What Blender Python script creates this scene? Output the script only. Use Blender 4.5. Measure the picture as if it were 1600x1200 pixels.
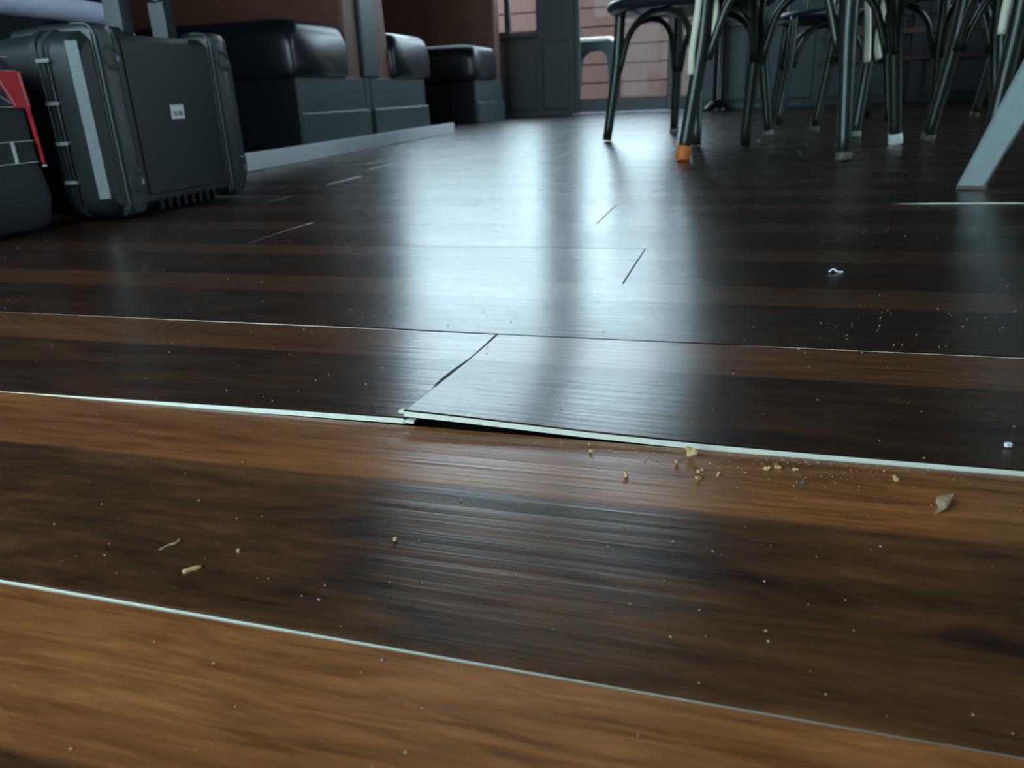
import bpy, bmesh, math, random
from mathutils import Vector, Matrix

for o in list(bpy.data.objects):
    bpy.data.objects.remove(o, do_unlink=True)
SC = bpy.context.scene
COL = SC.collection
PI = math.pi
random.seed(7)

# ------------------------------------------------------------------ camera
F_PX, PITCH, ROLL, YAW, CAM_H = 1200.47, .359328, -.044986, -.301158, .174
cp, sp, cy, sy = math.cos(PITCH), math.sin(PITCH), math.cos(YAW), math.sin(YAW)
fwd = Vector((sy*cp, cy*cp, -sp))
right = Vector((cy, -sy, 0))
up = right.cross(fwd)
cr, sr = math.cos(ROLL), math.sin(ROLL)
r2 = cr*right + sr*up
u2 = -sr*right + cr*up
cam_d = bpy.data.cameras.new('camera')
cam = bpy.data.objects.new('camera', cam_d)
COL.objects.link(cam)
m = Matrix((r2, u2, -fwd)).transposed().to_4x4()
m.translation = Vector((0, 0, CAM_H))
cam.matrix_world = m
cam_d.sensor_fit = 'HORIZONTAL'
cam_d.sensor_width = 36.0
cam_d.lens = F_PX/1600*36.0
cam_d.clip_start = .01
cam_d.dof.use_dof = True
cam_d.dof.focus_distance = .46
cam_d.dof.aperture_fstop = 16
SC.camera = cam

# ------------------------------------------------------------------ world, exposure
SKY = 10.5
w = bpy.data.worlds.new('overcast_sky')
SC.world = w
w.use_nodes = True
bg = w.node_tree.nodes['Background']
bg.inputs['Color'].default_value = (.67, .86, 1.0, 1)
bg.inputs['Strength'].default_value = SKY
SC.view_settings.view_transform = 'Standard'
SC.view_settings.look = 'None'
SC.view_settings.exposure = 0.05
SC.view_settings.gamma = 1.0
SC.view_settings.use_curve_mapping = False
SC.cycles.use_denoising = True
SC.cycles.denoising_input_passes = 'RGB_ALBEDO'
SC.cycles.max_bounces = 8


def portal(name, loc, sx, sz, roty):
    """light portal filling one window opening: helps Cycles find the sky through it"""
    l = bpy.data.lights.new(name, 'AREA')
    l.shape = 'RECTANGLE'
    l.size, l.size_y = sx, sz
    l.cycles.is_portal = True
    o = bpy.data.objects.new(name, l)
    COL.objects.link(o)
    o.location = loc
    o.rotation_euler = roty
    return o


# room: X -3.2..3.0, Y -0.8..6.6, Z 0..3
RX0, RX1, RY0, RY1, RZ1 = -3.2, 3.0, -.80, 6.6, 3.0
# window openings: far wall (x0,x1,z0,z1), near wall
WIN_A = (-3.12, -1.70, .62, 2.75)
DOOR = (-1.40, -.58, 0.0, 2.75)
SIDE = (-.55, -.46, .10, 2.75)
NEAR = (-2.7, -.35, .06, 1.8)
RWIN = (1.9, 4.0, .7, 2.2)             # right wall: y0, y1, z0, z1
portal('portal_window', (-2.41, 6.72, 1.68), 1.42, 2.13, (-PI/2, 0, 0))
portal('portal_door', (-.97, 6.72, 1.38), .9, 2.75, (-PI/2, 0, 0))
portal('portal_near', ((NEAR[0]+NEAR[1])/2, RY0-.13, (NEAR[2]+NEAR[3])/2), NEAR[1]-NEAR[0], NEAR[3]-NEAR[2], (PI/2, 0, 0))


portal('portal_right', (RX1+.13, (RWIN[0]+RWIN[1])/2, (RWIN[2]+RWIN[3])/2), RWIN[3]-RWIN[2], RWIN[1]-RWIN[0], (0, PI/2, 0))


# ------------------------------------------------------------------ materials
def srgb(r, g, b):
    return tuple(((c/255)/12.92 if c/255 <= .04045 else ((c/255+.055)/1.055)**2.4) for c in (r, g, b)) + (1,)


MATS = {}


def mat(name, col, rough=.5, metal=0., spec=.5, noise=.0, nscale=40., bump=.0, bscale=200., coat=0., col2=None, stretch=(1, 1, 1)):
    if name in MATS:
        return MATS[name]
    mt = bpy.data.materials.new(name)
    mt.use_nodes = True
    nt = mt.node_tree
    b = nt.nodes['Principled BSDF']
    b.inputs['Base Color'].default_value = col
    b.inputs['Roughness'].default_value = rough
    b.inputs['Metallic'].default_value = metal
    b.inputs['Specular IOR Level'].default_value = spec
    b.inputs['Coat Weight'].default_value = coat
    tc = nt.nodes.new('ShaderNodeTexCoord')
    mp = nt.nodes.new('ShaderNodeMapping')
    mp.inputs['Scale'].default_value = stretch
    nt.links.new(tc.outputs['Object'], mp.inputs['Vector'])
    if noise > 0:
        n = nt.nodes.new('ShaderNodeTexNoise')
        n.inputs['Scale'].default_value = nscale
        n.inputs['Detail'].default_value = 4
        nt.links.new(mp.outputs[0], n.inputs['Vector'])
        mx = nt.nodes.new('ShaderNodeMix')
        mx.data_type = 'RGBA'
        c2 = col2 if col2 else tuple(c*(1-noise) for c in col[:3]) + (1,)
        mx.inputs['A'].default_value = col
        mx.inputs['B'].default_value = c2
        nt.links.new(n.outputs['Fac'], mx.inputs['Factor'])
        nt.links.new(mx.outputs['Result'], b.inputs['Base Color'])
    if bump > 0:
        n2 = nt.nodes.new('ShaderNodeTexNoise')
        n2.inputs['Scale'].default_value = bscale
        n2.inputs['Detail'].default_value = 3
        nt.links.new(mp.outputs[0], n2.inputs['Vector'])
        bp = nt.nodes.new('ShaderNodeBump')
        bp.inputs['Strength'].default_value = bump
        bp.inputs['Distance'].default_value = .001
        nt.links.new(n2.outputs['Fac'], bp.inputs['Height'])
        nt.links.new(bp.outputs[0], b.inputs['Normal'])
    MATS[name] = mt
    return mt


def plank_material():
    """dark walnut vinyl: each plank is printed with a light strip and a dark strip, brushed grain relief along its length"""
    mt = bpy.data.materials.new('walnut_vinyl')
    mt.use_nodes = True
    nt = mt.node_tree
    L = nt.links.new
    N = nt.nodes.new
    b = nt.nodes['Principled BSDF']
    uv = N('ShaderNodeUVMap')
    uv.uv_map = 'UVMap'
    oi = N('ShaderNodeObjectInfo')
    geo = N('ShaderNodeNewGeometry')
    sep = N('ShaderNodeSeparateXYZ')
    L(uv.outputs[0], sep.inputs[0])
    # offset the print from plank to plank
    off = N('ShaderNodeVectorMath'); off.operation = 'SCALE'
    off.inputs[0].default_value = (37.0, 11.0, 23.0)
    L(oi.outputs['Random'], off.inputs['Scale'])
    pos = N('ShaderNodeVectorMath'); pos.operation = 'ADD'
    L(geo.outputs['Position'], pos.inputs[0]); L(off.outputs[0], pos.inputs[1])

    def noise(scale, detail=4, rough=.55, dist=0.):
        mp = N('ShaderNodeMapping')
        mp.inputs['Scale'].default_value = scale
        L(pos.outputs[0], mp.inputs['Vector'])
        n = N('ShaderNodeTexNoise')
        n.inputs['Scale'].default_value = 1.0
        n.inputs['Detail'].default_value = detail
        n.inputs['Roughness'].default_value = rough
        n.inputs['Distortion'].default_value = dist
        L(mp.outputs[0], n.inputs['Vector'])
        return n.outputs['Fac']

    def mth(op, a, c=None, clamp=False):
        k = N('ShaderNodeMath'); k.operation = op; k.use_clamp = clamp
        for i, v in enumerate((a, c)):
            if v is None:
                continue
            if isinstance(v, (int, float)):
                k.inputs[i].default_value = v
            else:
                L(v, k.inputs[i])
        return k.outputs[0]

    def ramp(v, lo, hi):
        k = N('ShaderNodeMapRange'); k.clamp = True
        L(v, k.inputs['Value'])
        k.inputs['From Min'].default_value = lo; k.inputs['From Max'].default_value = hi
        return k.outputs[0]

    def mix(f, a, c, typ='MIX'):
        k = N('ShaderNodeMix'); k.data_type = 'RGBA'; k.blend_type = typ
        if isinstance(f, (int, float)):
            k.inputs['Factor'].default_value = f
        else:
            L(f, k.inputs['Factor'])
        for nm, v in (('A', a), ('B', c)):
            if isinstance(v, tuple):
                k.inputs[nm].default_value = v
            else:
                L(v, k.inputs[nm])
        return k.outputs['Result']

    wob = noise((2.2, 9, 1), 3)
    v = mth('ADD', sep.outputs['Y'], mth('MULTIPLY', mth('SUBTRACT', wob, .5), .05))
    strip = ramp(v, .615, .64)                               # 0 dark half, 1 light half
    grain = noise((15, 150, 1), 6, .68, .5)
    fine = noise((30, 900, 1), 3, .6)
    blot = noise((9, 34, 1), 6, .68, .7)
    patch = noise((1.5, 7, 1), 3, .5)
    lt = mix(ramp(grain, .3, .7), (.13, .042, .012, 1), (.47, .18, .055, 1))
    lt = mix(ramp(patch, .42, .62), lt, mix(.6, lt, (.13, .036, .012, 1)))
    dk = mix(ramp(blot, .34, .68), (.022, .011, .007, 1), (.17, .070, .024, 1))
    dk = mix(mth('MULTIPLY', ramp(grain, .45, .72), .55), dk, (.010, .006, .0045, 1))
    colr = mix(strip, dk, lt)
    colr = mix(mth('MULTIPLY', ramp(fine, .5, .75), .45), colr, mix(.5, colr, (.012, .007, .004, 1)))
    # darker row by row: fall-off of the near light painted into the planks
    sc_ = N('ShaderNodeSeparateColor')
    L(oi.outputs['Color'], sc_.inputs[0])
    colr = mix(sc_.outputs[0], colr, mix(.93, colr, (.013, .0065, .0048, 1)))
    L(colr, b.inputs['Base Color'])
    # brushed relief: long ridges along the plank
    g1 = noise((3.0, 300, 1), 3, .55, .1)
    g2 = noise((14, 900, 1), 3, .6)
    g3 = noise((1.6, 130, 1), 1, .5, .1)
    h = mth('ADD', mth('MULTIPLY', g1, .6), mth('ADD', mth('MULTIPLY', g2, .2), mth('MULTIPLY', g3, .9)))
    bp = N('ShaderNodeBump')
    bp.inputs['Strength'].default_value = .55
    bp.inputs['Distance'].default_value = .0005
    L(h, bp.inputs['Height'])
    L(bp.outputs[0], b.inputs['Normal'])
    smear = noise((4, 5, 1), 4)
    rg = N('ShaderNodeMapRange')
    L(smear, rg.inputs['Value'])
    rg.inputs['To Min'].default_value = .23; rg.inputs['To Max'].default_value = .32
    L(rg.outputs[0], b.inputs['Roughness'])
    b.inputs['IOR'].default_value = 1.5
    # open pores and the dark print are duller than the light print
    pores = ramp(noise((20, 560, 1), 4, .65, .2), .52, .68)
    gloss = mth('ADD', mth('MULTIPLY', strip, .18), .44)
    L(mth('MULTIPLY', gloss, mth('SUBTRACT', 1.0, mth('MULTIPLY', pores, .75))), b.inputs['Specular IOR Level'])
    # brushed along the plank: the gloss spreads across the grain
    b.inputs['Anisotropic'].default_value = .35
    tg = N('ShaderNodeCombineXYZ')
    tg.inputs['Y'].default_value = 1.0
    L(tg.outputs[0], b.inputs['Tangent'])
    return mt


def glass_material():
    mt = bpy.data.materials.new('clear_glass')
    mt.use_nodes = True
    nt = mt.node_tree
    for n in list(nt.nodes):
        nt.nodes.remove(n)
    out = nt.nodes.new('ShaderNodeOutputMaterial')
    tr = nt.nodes.new('ShaderNodeBsdfTransparent'); tr.inputs[0].default_value = (.93, .96, .95, 1)
    gl = nt.nodes.new('ShaderNodeBsdfGlossy'); gl.inputs['Roughness'].default_value = .02
    fr = nt.nodes.new('ShaderNodeFresnel'); fr.inputs['IOR'].default_value = 1.14
    mx = nt.nodes.new('ShaderNodeMixShader')
    nt.links.new(fr.outputs[0], mx.inputs[0]); nt.links.new(tr.outputs[0], mx.inputs[1]); nt.links.new(gl.outputs[0], mx.inputs[2])
    nt.links.new(mx.outputs[0], out.inputs[0])
    return mt


M_PLANK = plank_material()
M_GLASS = glass_material()
M_CORE = mat('vinyl_core', (.80, .86, .72, 1), .75, noise=.16, nscale=900, bump=.7, bscale=2500)
M_SUB = mat('subfloor', (.012, .011, .010, 1), .95, spec=.1, noise=.5, nscale=20)
M_WALL = mat('teal_paint', srgb(46, 58, 59), .45, noise=.25, nscale=9, bump=.2, bscale=60)
M_FRAME = mat('frame_paint', srgb(38, 47, 52), .4, noise=.2, nscale=12)
M_DARK = mat('dark_plaster', srgb(26, 26, 28), .8, spec=.2, noise=.3, nscale=6)
M_CEIL = mat('ceiling_paint', srgb(30, 30, 32), .9, spec=.2, noise=.2, nscale=5)
M_SIDING = mat('red_cedar_board', srgb(112, 78, 68), .75, noise=.3, nscale=3, stretch=(1, 1, 12), bump=.4, bscale=60)
M_GAP = mat('board_gap', srgb(50, 34, 30), .9, noise=.2)
M_PATIO = mat('patio_concrete', srgb(140, 135, 128), .9, noise=.3, nscale=20, bump=.3)
M_LEATHER = mat('black_leather', (.007, .009, .014, 1), .34, noise=.3, nscale=30, bump=.25, bscale=140)
M_SHADE = mat('shade_black', (.006, .007, .010, 1), .9, spec=.15, noise=.3, nscale=60, bump=.3, bscale=400)  # black stands in for the shade on the nearest bench
M_BROWN = mat('brown_leather', srgb(112, 70, 52), .5, noise=.35, nscale=12, bump=.3, bscale=180)
M_BASE = mat('bench_paint', srgb(66, 78, 80), .42, noise=.3, nscale=14, bump=.3, bscale=50)
M_WHITE = mat('white_trim_paint', srgb(238, 242, 243), .4, noise=.12, nscale=30, bump=.15)
M_PLASTIC = mat('black_case_plastic', (.014, .019, .020, 1), .42, noise=.25, nscale=60, bump=.35, bscale=900)
M_PLASTIC2 = mat('black_case_gloss', (.018, .023, .024, 1), .28, noise=.2, nscale=60, bump=.1, bscale=900)
M_HILITE = mat('highlight_plastic', (.25, .30, .29, 1), .4, noise=.4, nscale=200)  # plastic lightened to paint the window highlight; the pale rungs share it
M_EDGE = mat('plastic_edge_highlight', (.050, .062, .062, 1), .35, noise=.4, nscale=200)  # plastic lightened to carry the thin highlights along the case edges
M_LABEL = mat('label_paper', srgb(214, 218, 216), .6, noise=.05)
M_INK = mat('label_ink', srgb(70, 74, 76), .7, noise=.05)
M_BAG = mat('black_bag_fabric', (.020, .026, .027, 1), .75, noise=.4, nscale=300, bump=.8, bscale=1200)
M_RED = mat('red_bag_fabric', srgb(196, 28, 36), .65, noise=.15, nscale=200, bump=.5, bscale=1200)
M_THREAD = mat('pale_thread', srgb(190, 200, 195), .7, noise=.1)
M_GUN = mat('gunmetal_lacquer', (.030, .040, .033, 1), .38, metal=.5, noise=.4, nscale=25, bump=.15, bscale=90, coat=.1)
M_SEAT = mat('dark_seat', (.016, .018, .028, 1), .38, noise=.3, nscale=30, bump=.1)
M_CREAM = mat('cream_sleeve', srgb(214, 216, 190), .55, noise=.12, nscale=40)
M_ORANGE = mat('orange_foot', srgb(205, 108, 38), .6, noise=.25, nscale=60, bump=.3)
M_PALEFOOT = mat('pale_worn_foot', srgb(104, 118, 106), .55, noise=.3, nscale=80)
M_TANFOOT = mat('tan_worn_foot', srgb(88, 86, 66), .6, noise=.4, nscale=90)
M_WHITEFOOT = mat('white_foot', srgb(205, 220, 215), .5, noise=.15, nscale=70)
M_BLACKFOOT = mat('black_rubber', (.010, .011, .010, 1), .6, noise=.2)
M_STEEL = mat('blue_grey_steel', srgb(150, 166, 164), .45, metal=.2, noise=.25, nscale=40, bump=.15, bscale=200)
M_STEEL_D = mat('dark_steel', srgb(58, 70, 74), .4, metal=.4, noise=.3, nscale=40)
M_TUBE = mat('pale_grey_foam', srgb(190, 196, 215), .6, noise=.2, nscale=30, bump=.4, bscale=60)
M_BLACKMETAL = mat('black_iron', (.012, .013, .015, 1), .25, metal=.3, noise=.2)
M_RAIL = mat('stained_rail', srgb(98, 62, 36), .5, noise=.4, nscale=8, stretch=(1, 8, 8))
M_RAILR = mat('red_stained_rail', srgb(78, 36, 32), .5, noise=.4, nscale=8, stretch=(1, 8, 8))
M_CRUMB = mat('tan_crumb', srgb(222, 190, 128), .85, noise=.4, nscale=600, bump=.8, bscale=1500)
M_FLAKE = mat('wood_flake', srgb(196, 172, 128), .8, noise=.6, nscale=300, bump=.6, bscale=900, col2=srgb(90, 78, 52))
M_DUST = mat('pale_dust', srgb(196, 176, 138), .9, noise=.2)
M_CHIP = mat('white_chip', srgb(225, 228, 228), .5, noise=.1)
M_GREEN = mat('green_crumb', srgb(58, 96, 78), .7, noise=.2)
M_PATIOSEAT = mat('pale_stool_seat', srgb(225, 212, 200), .5, noise=.1)
M_ALU = mat('aluminium_sill', srgb(170, 175, 178), .35, metal=.6, noise=.2)


# ------------------------------------------------------------------ mesh helpers
def link(o, parent=None):
    COL.objects.link(o)
    if parent is not None:
        o.parent = parent
    return o


def bm_obj(name, bm, material, parent=None, smooth=False):
    me = bpy.data.meshes.new(name)
    bm.normal_update()
    bm.to_mesh(me)
    bm.free()
    for mm in (material if isinstance(material, (list, tuple)) else [material]):
        me.materials.append(mm)
    if smooth:
        for p in me.polygons:
            p.use_smooth = True
    return link(bpy.data.objects.new(name, me), parent)


def add_box(bm, x0, x1, y0, y1, z0, z1, bevel=0., seg=1):
    vs = [bm.verts.new((x, y, z)) for z in (z0, z1) for y in (y0, y1) for x in (x0, x1)]
    fs = [(0, 2, 3, 1), (4, 5, 7, 6), (0, 1, 5, 4), (2, 6, 7, 3), (0, 4, 6, 2), (1, 3, 7, 5)]
    faces = [bm.faces.new([vs[i] for i in f]) for f in fs]
    if bevel > 0:
        es = list({e for f in faces for e in f.edges})
        bmesh.ops.bevel(bm, geom=es, offset=bevel, segments=seg, affect='EDGES', profile=.6)


def box(name, x0, x1, y0, y1, z0, z1, material, parent=None, bevel=0., seg=1):
    bm = bmesh.new()
    add_box(bm, x0, x1, y0, y1, z0, z1, bevel, seg)
    return bm_obj(name, bm, material, parent)


def catmull(pts, n=6):
    pts = [Vector(p) for p in pts]
    if len(pts) < 3:
        return pts
    P = [2*pts[0]-pts[1]] + pts + [2*pts[-1]-pts[-2]]
    out = []
    for i in range(1, len(P)-2):
        for k in range(n):
            t = k/n
            a, b, c, d = P[i-1], P[i], P[i+1], P[i+2]
            out.append(.5*((2*b)+(c-a)*t+(2*a-5*b+4*c-d)*t*t+(3*b-a-3*c+d)*t**3))
    out.append(pts[-1])
    return out


def add_tube(bm, pts, rad, seg=10, caps=True):
    """tube along pts; rad a number or one per point"""
    pts = [Vector(p) for p in pts]
    n = len(pts)
    rs = [rad]*n if isinstance(rad, (int, float)) else list(rad)
    rings = []
    ref = None
    for i, p in enumerate(pts):
        t = (pts[min(i+1, n-1)]-pts[max(i-1, 0)]).normalized()
        if ref is None:
            ref = t.orthogonal().normalized()
        u = (ref - t*ref.dot(t)).normalized()
        ref = u
        v = t.cross(u)
        rings.append([bm.verts.new(p+(u*math.cos(a)+v*math.sin(a))*rs[i]) for a in (2*PI*k/seg for k in range(seg))])
    for a, b in zip(rings[:-1], rings[1:]):
        for k in range(seg):
            bm.faces.new((a[k], a[(k+1) % seg], b[(k+1) % seg], b[k]))
    if caps:
        bm.faces.new(list(reversed(rings[0])))
        bm.faces.new(rings[-1])


def tube(name, pts, rad, material, parent=None, seg=10):
    bm = bmesh.new()
    add_tube(bm, pts, rad, seg)
    return bm_obj(name, bm, material, parent, True)


def add_lathe(bm, prof, cx=0, cy=0, seg=24):
    rings = []
    for r, z in prof:
        rings.append([bm.verts.new((cx+r*math.cos(2*PI*k/seg), cy+r*math.sin(2*PI*k/seg), z)) for k in range(seg)])
    for a, b in zip(rings[:-1], rings[1:]):
        for k in range(seg):
            bm.faces.new((a[k], a[(k+1) % seg], b[(k+1) % seg], b[k]))
    bm.faces.new(list(reversed(rings[0])))
    bm.faces.new(rings[-1])


def rr(a0, a1, b0, b1, r, n=5):
    """rounded rectangle outline, counter-clockwise in (a, b)"""
    r = max(min(r, (a1-a0)/2-1e-5, (b1-b0)/2-1e-5), 1e-5)
    out = []
    for ca, cb, s in ((a1-r, b1-r, 0), (a0+r, b1-r, 1), (a0+r, b0+r, 2), (a1-r, b0+r, 3)):
        for k in range(n+1):
            t = (s + k/n)*PI/2
            out.append((ca+r*math.cos(t), cb+r*math.sin(t)))
    return out


def add_loft(bm, sections, axis):
    """sections: list of (pos, [(a, b), ...]); axis 0: a=y b=z, axis 1: a=x b=z, axis 2: a=x b=y"""
    rings = []
    for p, pts in sections:
        ring = []
        for a, b in pts:
            co = {0: (p, a, b), 1: (a, p, b), 2: (a, b, p)}[axis]
            ring.append(bm.verts.new(co))
        rings.append(ring)
    n = len(rings[0])
    for a, b in zip(rings[:-1], rings[1:]):
        for k in range(n):
            bm.faces.new((a[k], a[(k+1) % n], b[(k+1) % n], b[k]))
    bm.faces.new(list(reversed(rings[0])))
    bm.faces.new(rings[-1])
    bmesh.ops.recalc_face_normals(bm, faces=bm.faces)


def loft(name, sections, axis, material, parent=None, smooth=False):
    bm = bmesh.new()
    add_loft(bm, sections, axis)
    o = bm_obj(name, bm, material, parent, smooth)
    return o


def auto_smooth(o, ang=40):
    for p in o.data.polygons:
        p.use_smooth = True
    bm = bmesh.new()
    bm.from_mesh(o.data)
    for e in bm.edges:
        if len(e.link_faces) == 2 and e.calc_face_angle(0) > math.radians(ang):
            e.smooth = False
    bm.to_mesh(o.data)
    bm.free()


def empty(name, loc=(0, 0, 0)):
    o = bpy.data.objects.new(name, None)
    o.empty_display_size = .05
    o.location = loc
    return link(o)


def tag(o, label, cat, group=None, kind=None):
    o['label'] = label
    o['category'] = cat
    if group:
        o['group'] = group
    if kind:
        o['kind'] = kind
    return o


def struct(o, label=None, cat=None):
    o['kind'] = 'structure'
    if label:
        o['label'] = label
    if cat:
        o['category'] = cat
    return o


# world-space parts under an empty: subtract the empty's location
def shift(o, root):
    o.data.transform(Matrix.Translation(-root.location))
    return o


# ------------------------------------------------------------------ floor
PW, PL, TH = .178, 1.22, .004            # plank width, length, thickness
Y_ROW0 = .1903                           # front edge of row 0; its back edge is the lifted seam
floor = box('floor', RX0, RX1, RY0, RY1, -.06, -TH-.0006, M_SUB)
struct(floor, 'dark walnut vinyl plank floor with one buckled seam', 'floor')


def smooth01(t):
    t = max(0., min(1., t))
    return t*t*(3-2*t)


def interp(x, tab):
    if x <= tab[0][0]:
        return tab[0][1]
    for (a, b), (c, d) in zip(tab[:-1], tab[1:]):
        if x <= c:
            return b+(d-b)*(x-a)/(c-a)
    return tab[-1][1]


def make_plank(x0, x1, y0, y1, hfun=None, nx=1, ny=5, left_off=None, right_off=None, lip=0, tongue=0):
    """one plank; local origin at its near left corner, top face at z = hfun(x, v)"""
    bv = .0011
    bm = bmesh.new()
    uvl = bm.loops.layers.uv.new('UVMap')
    ax = [x0+.00022, x0+bv] + [x0+bv+(x1-x0-2*bv)*i/nx for i in range(1, nx)] + [x1-bv, x1-.00022]
    ay = [y0+.00030, y0+bv] + [y0+bv+(y1-y0-2*bv)*i/ny for i in range(1, ny)] + [y1-bv, y1-.00030]
    top, bot = [], []
    for j, y in enumerate(ay):
        rt, rb = [], []
        v = (y-y0)/(y1-y0)
        for i, x in enumerate(ax):
            edge = i in (0, len(ax)-1) or j in (0, len(ay)-1)
            xx = x
            if left_off and i <= 1:
                xx += left_off(v)
            if right_off and i >= len(ax)-2:
                xx += right_off(v)
            h = hfun(x, v) if hfun else -.0007*(2*v-1)**2
            rt.append(bm.verts.new((xx-x0, y-y0, h-(.00045 if edge else 0))))
            rb.append(None)
        top.append(rt)
    nxv, nyv = len(ax), len(ay)
    fl = []
    for j in range(nyv-1):
        for i in range(nxv-1):
            f = bm.faces.new((top[j][i], top[j][i+1], top[j+1][i+1], top[j+1][i]))
            f.material_index = 0
            f.smooth = True
            fl.append(f)
    # side walls (core) and underside
    rim = [top[0][i] for i in range(nxv)] + [top[j][nxv-1] for j in range(1, nyv)] + \
          [top[nyv-1][i] for i in range(nxv-2, -1, -1)] + [top[j][0] for j in range(nyv-2, 0, -1)]
    film = [bm.verts.new((q.co.x, q.co.y, q.co.z-.0004)) for q in rim]   # printed wear layer
    low = [bm.verts.new((q.co.x, q.co.y, q.co.z-TH+.00045)) for q in rim]
    n = len(rim)
    for k in range(n):
        f = bm.faces.new((rim[(k+1) % n], rim[k], film[k], film[(k+1) % n]))
        f.material_index = 0
        f = bm.faces.new((film[(k+1) % n], film[k], low[k], low[(k+1) % n]))
        f.material_index = 1
    for f in bm.faces:
        for l in f.loops:
            l[uvl].uv = (l.vert.co.x, l.vert.co.y/(y1-y0))
    me = bpy.data.meshes.new('plank')
    bm.normal_update()
    for e in bm.edges:
        if len(e.link_faces) == 2 and e.calc_face_angle(0) > .2:
            e.smooth = False
    bm.to_mesh(me)
    bm.free()
    me.materials.append(M_PLANK)
    me.materials.append(M_CORE)
    return me


FRONT_L = [(-1.4, .0006), (-.48, .0006), (-.40, .0018), (-.32, .0030), (-.255, .0038), (-.18, .0044)]
FRONT_R = [(-.18, .0090), (-.15, .0081), (-.123, .0070), (-.08, .0052), (-.046, .0042), (-.013, .0034), (.05, .0029), (.6, .0026), (1.1, .0020)]


def h_row1_left(x, v):
    return interp(x, FRONT_L)*(1-v)**1.4


def h_row1_right(x, v):
    return interp(x, FRONT_R)*(1-v)**1.5


def h_row0(x, v):
    return interp(x, [(-.6, .0017), (-.2, .0015), (-.08, .0009), (-.02, .0005), (.05, .0002), (.7, .0001)])*(1-v)**3


def h_row2(x, v):
    a = interp(x, [(-.9, .0003), (-.55, .0006), (-.35, .0010), (-.24, .0007), (-.2, .0), (-.05, .0), (.03, .0007), (.5, .0009)])
    return a*(1-v)**3


def h_row6(x, v):
    return interp(x, [(0, 0), (.14, .0), (.25, .0028), (.32, .0034), (.45, .0020), (.8, .0012), (1.2, 0)])*(1-v)**2


def gap_left(v):                          # end of the left plank draws back and leaves a dark slot
    return -.0034*smooth01((v-.26)/.05)*smooth01((.70-v)/.28)


joints = {0: -.62, 1: -.18, 2: -.78, 3: -.109, 4: -.650, 5: -.200, 6: -.889, 7: -.382, 8: -.924, -1: -.35}
random.seed(11)
mesh_cache = {}
plank_n = 0
row = -9
while True:
    ya = Y_ROW0 + row*PW
    if ya >= RY1-.001:
        break
    yb = min(ya+PW, RY1)
    ya_c = max(ya, RY0)
    if yb > RY0+.01:
        xj = joints.get(row, random.uniform(0, PL))
        x = xj - PL*math.ceil((xj-RX0)/PL)
        while x < RX1-.002:
            xa, xb = max(x, RX0), min(x+PL, RX1)
            x += PL
            if xb-xa < .01:
                continue
            spec = None
            if row == 1 and abs(xb+.18) < .002:
                spec = dict(hfun=h_row1_left, nx=40, ny=24, right_off=gap_left)
            elif row == 1 and abs(xa+.18) < .002:
                spec = dict(hfun=h_row1_right, nx=60, ny=16)
            elif row == 0 and xa < 0 < xb:
                spec = dict(hfun=h_row0, nx=24, ny=8)
            elif row == -1:
                spec = dict(hfun=lambda x, v: 0., nx=1, ny=2)
            elif row == 2 and xa < 0 < xb:
                spec = dict(hfun=h_row2, nx=24, ny=8)
            elif row == 6 and xb > 0 and xa < 1.2:
                spec = dict(hfun=h_row6, nx=30, ny=8)
            if spec:
                me = make_plank(xa, xb, ya_c, yb, **spec)
            else:
                key = (round(xb-xa, 4), round(yb-ya_c, 4))
                if key not in mesh_cache:
                    mesh_cache[key] = make_plank(xa, xb, ya_c, yb)
                me = mesh_cache[key]
            o = bpy.data.objects.new('plank', me)
            o.location = (xa, ya_c, 0)
            if row >= 3 and row != 6:
                o.rotation_euler.x = random.uniform(.0, .009)        # old floor: every plank sits a touch askew
            link(o, floor)
            falloff = {-1: .0, 0: .1, 1: .68, 2: .84, 3: .92}.get(row, random.uniform(.9, 1.0) if row > 0 else .2)  # rows darken with distance, painting how the near light fades
            o.color = (falloff, falloff, falloff, 1)
            if row == 1 and abs(xa+.18) < .002:
                # locking lip that overhangs the neighbour at the lifted corner
                o['label'] = 'lifted plank with its pale core exposed'
                bm = bmesh.new()
                add_box(bm, -.0030, .0008, .0001, .004, .0066, .0084, .0003)
                bm_obj('locking_lip', bm, M_CORE, o)
            if row == 1 and abs(xb+.18) < .002:
                bm = bmesh.new()
                add_box(bm, xb-xa-.001, xb-xa+.0060, .0003, .006, .0006, .0024, .0003)
                bm_obj('locking_tongue', bm, M_CORE, o)
            plank_n += 1
    row += 1

# ------------------------------------------------------------------ walls, windows, door
# far wall (Y = 6.6 .. 6.75)
bm = bmesh.new()
T0, T1 = RY1, RY1+.14
add_box(bm, RX0-.14, WIN_A[0], T0, T1, -.06, RZ1)
add_box(bm, WIN_A[0], WIN_A[1], T0, T1, -.06, WIN_A[2])
add_box(bm, WIN_A[0], SIDE[1], T0, T1, 2.75, RZ1)
add_box(bm, WIN_A[1], DOOR[0], T0, T1, -.06, 2.75)
add_box(bm, SIDE[1], RX1+.14, T0, T1, -.06, RZ1)
add_box(bm, DOOR[1], SIDE[0], T0, T1, -.06, 2.75)
add_box(bm, SIDE[0], SIDE[1], T0, T1, -.06, SIDE[2])
wall_back = struct(bm_obj('wall_back', bm, M_WALL), 'dark teal painted far wall with glazed door and window', 'wall')
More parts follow.
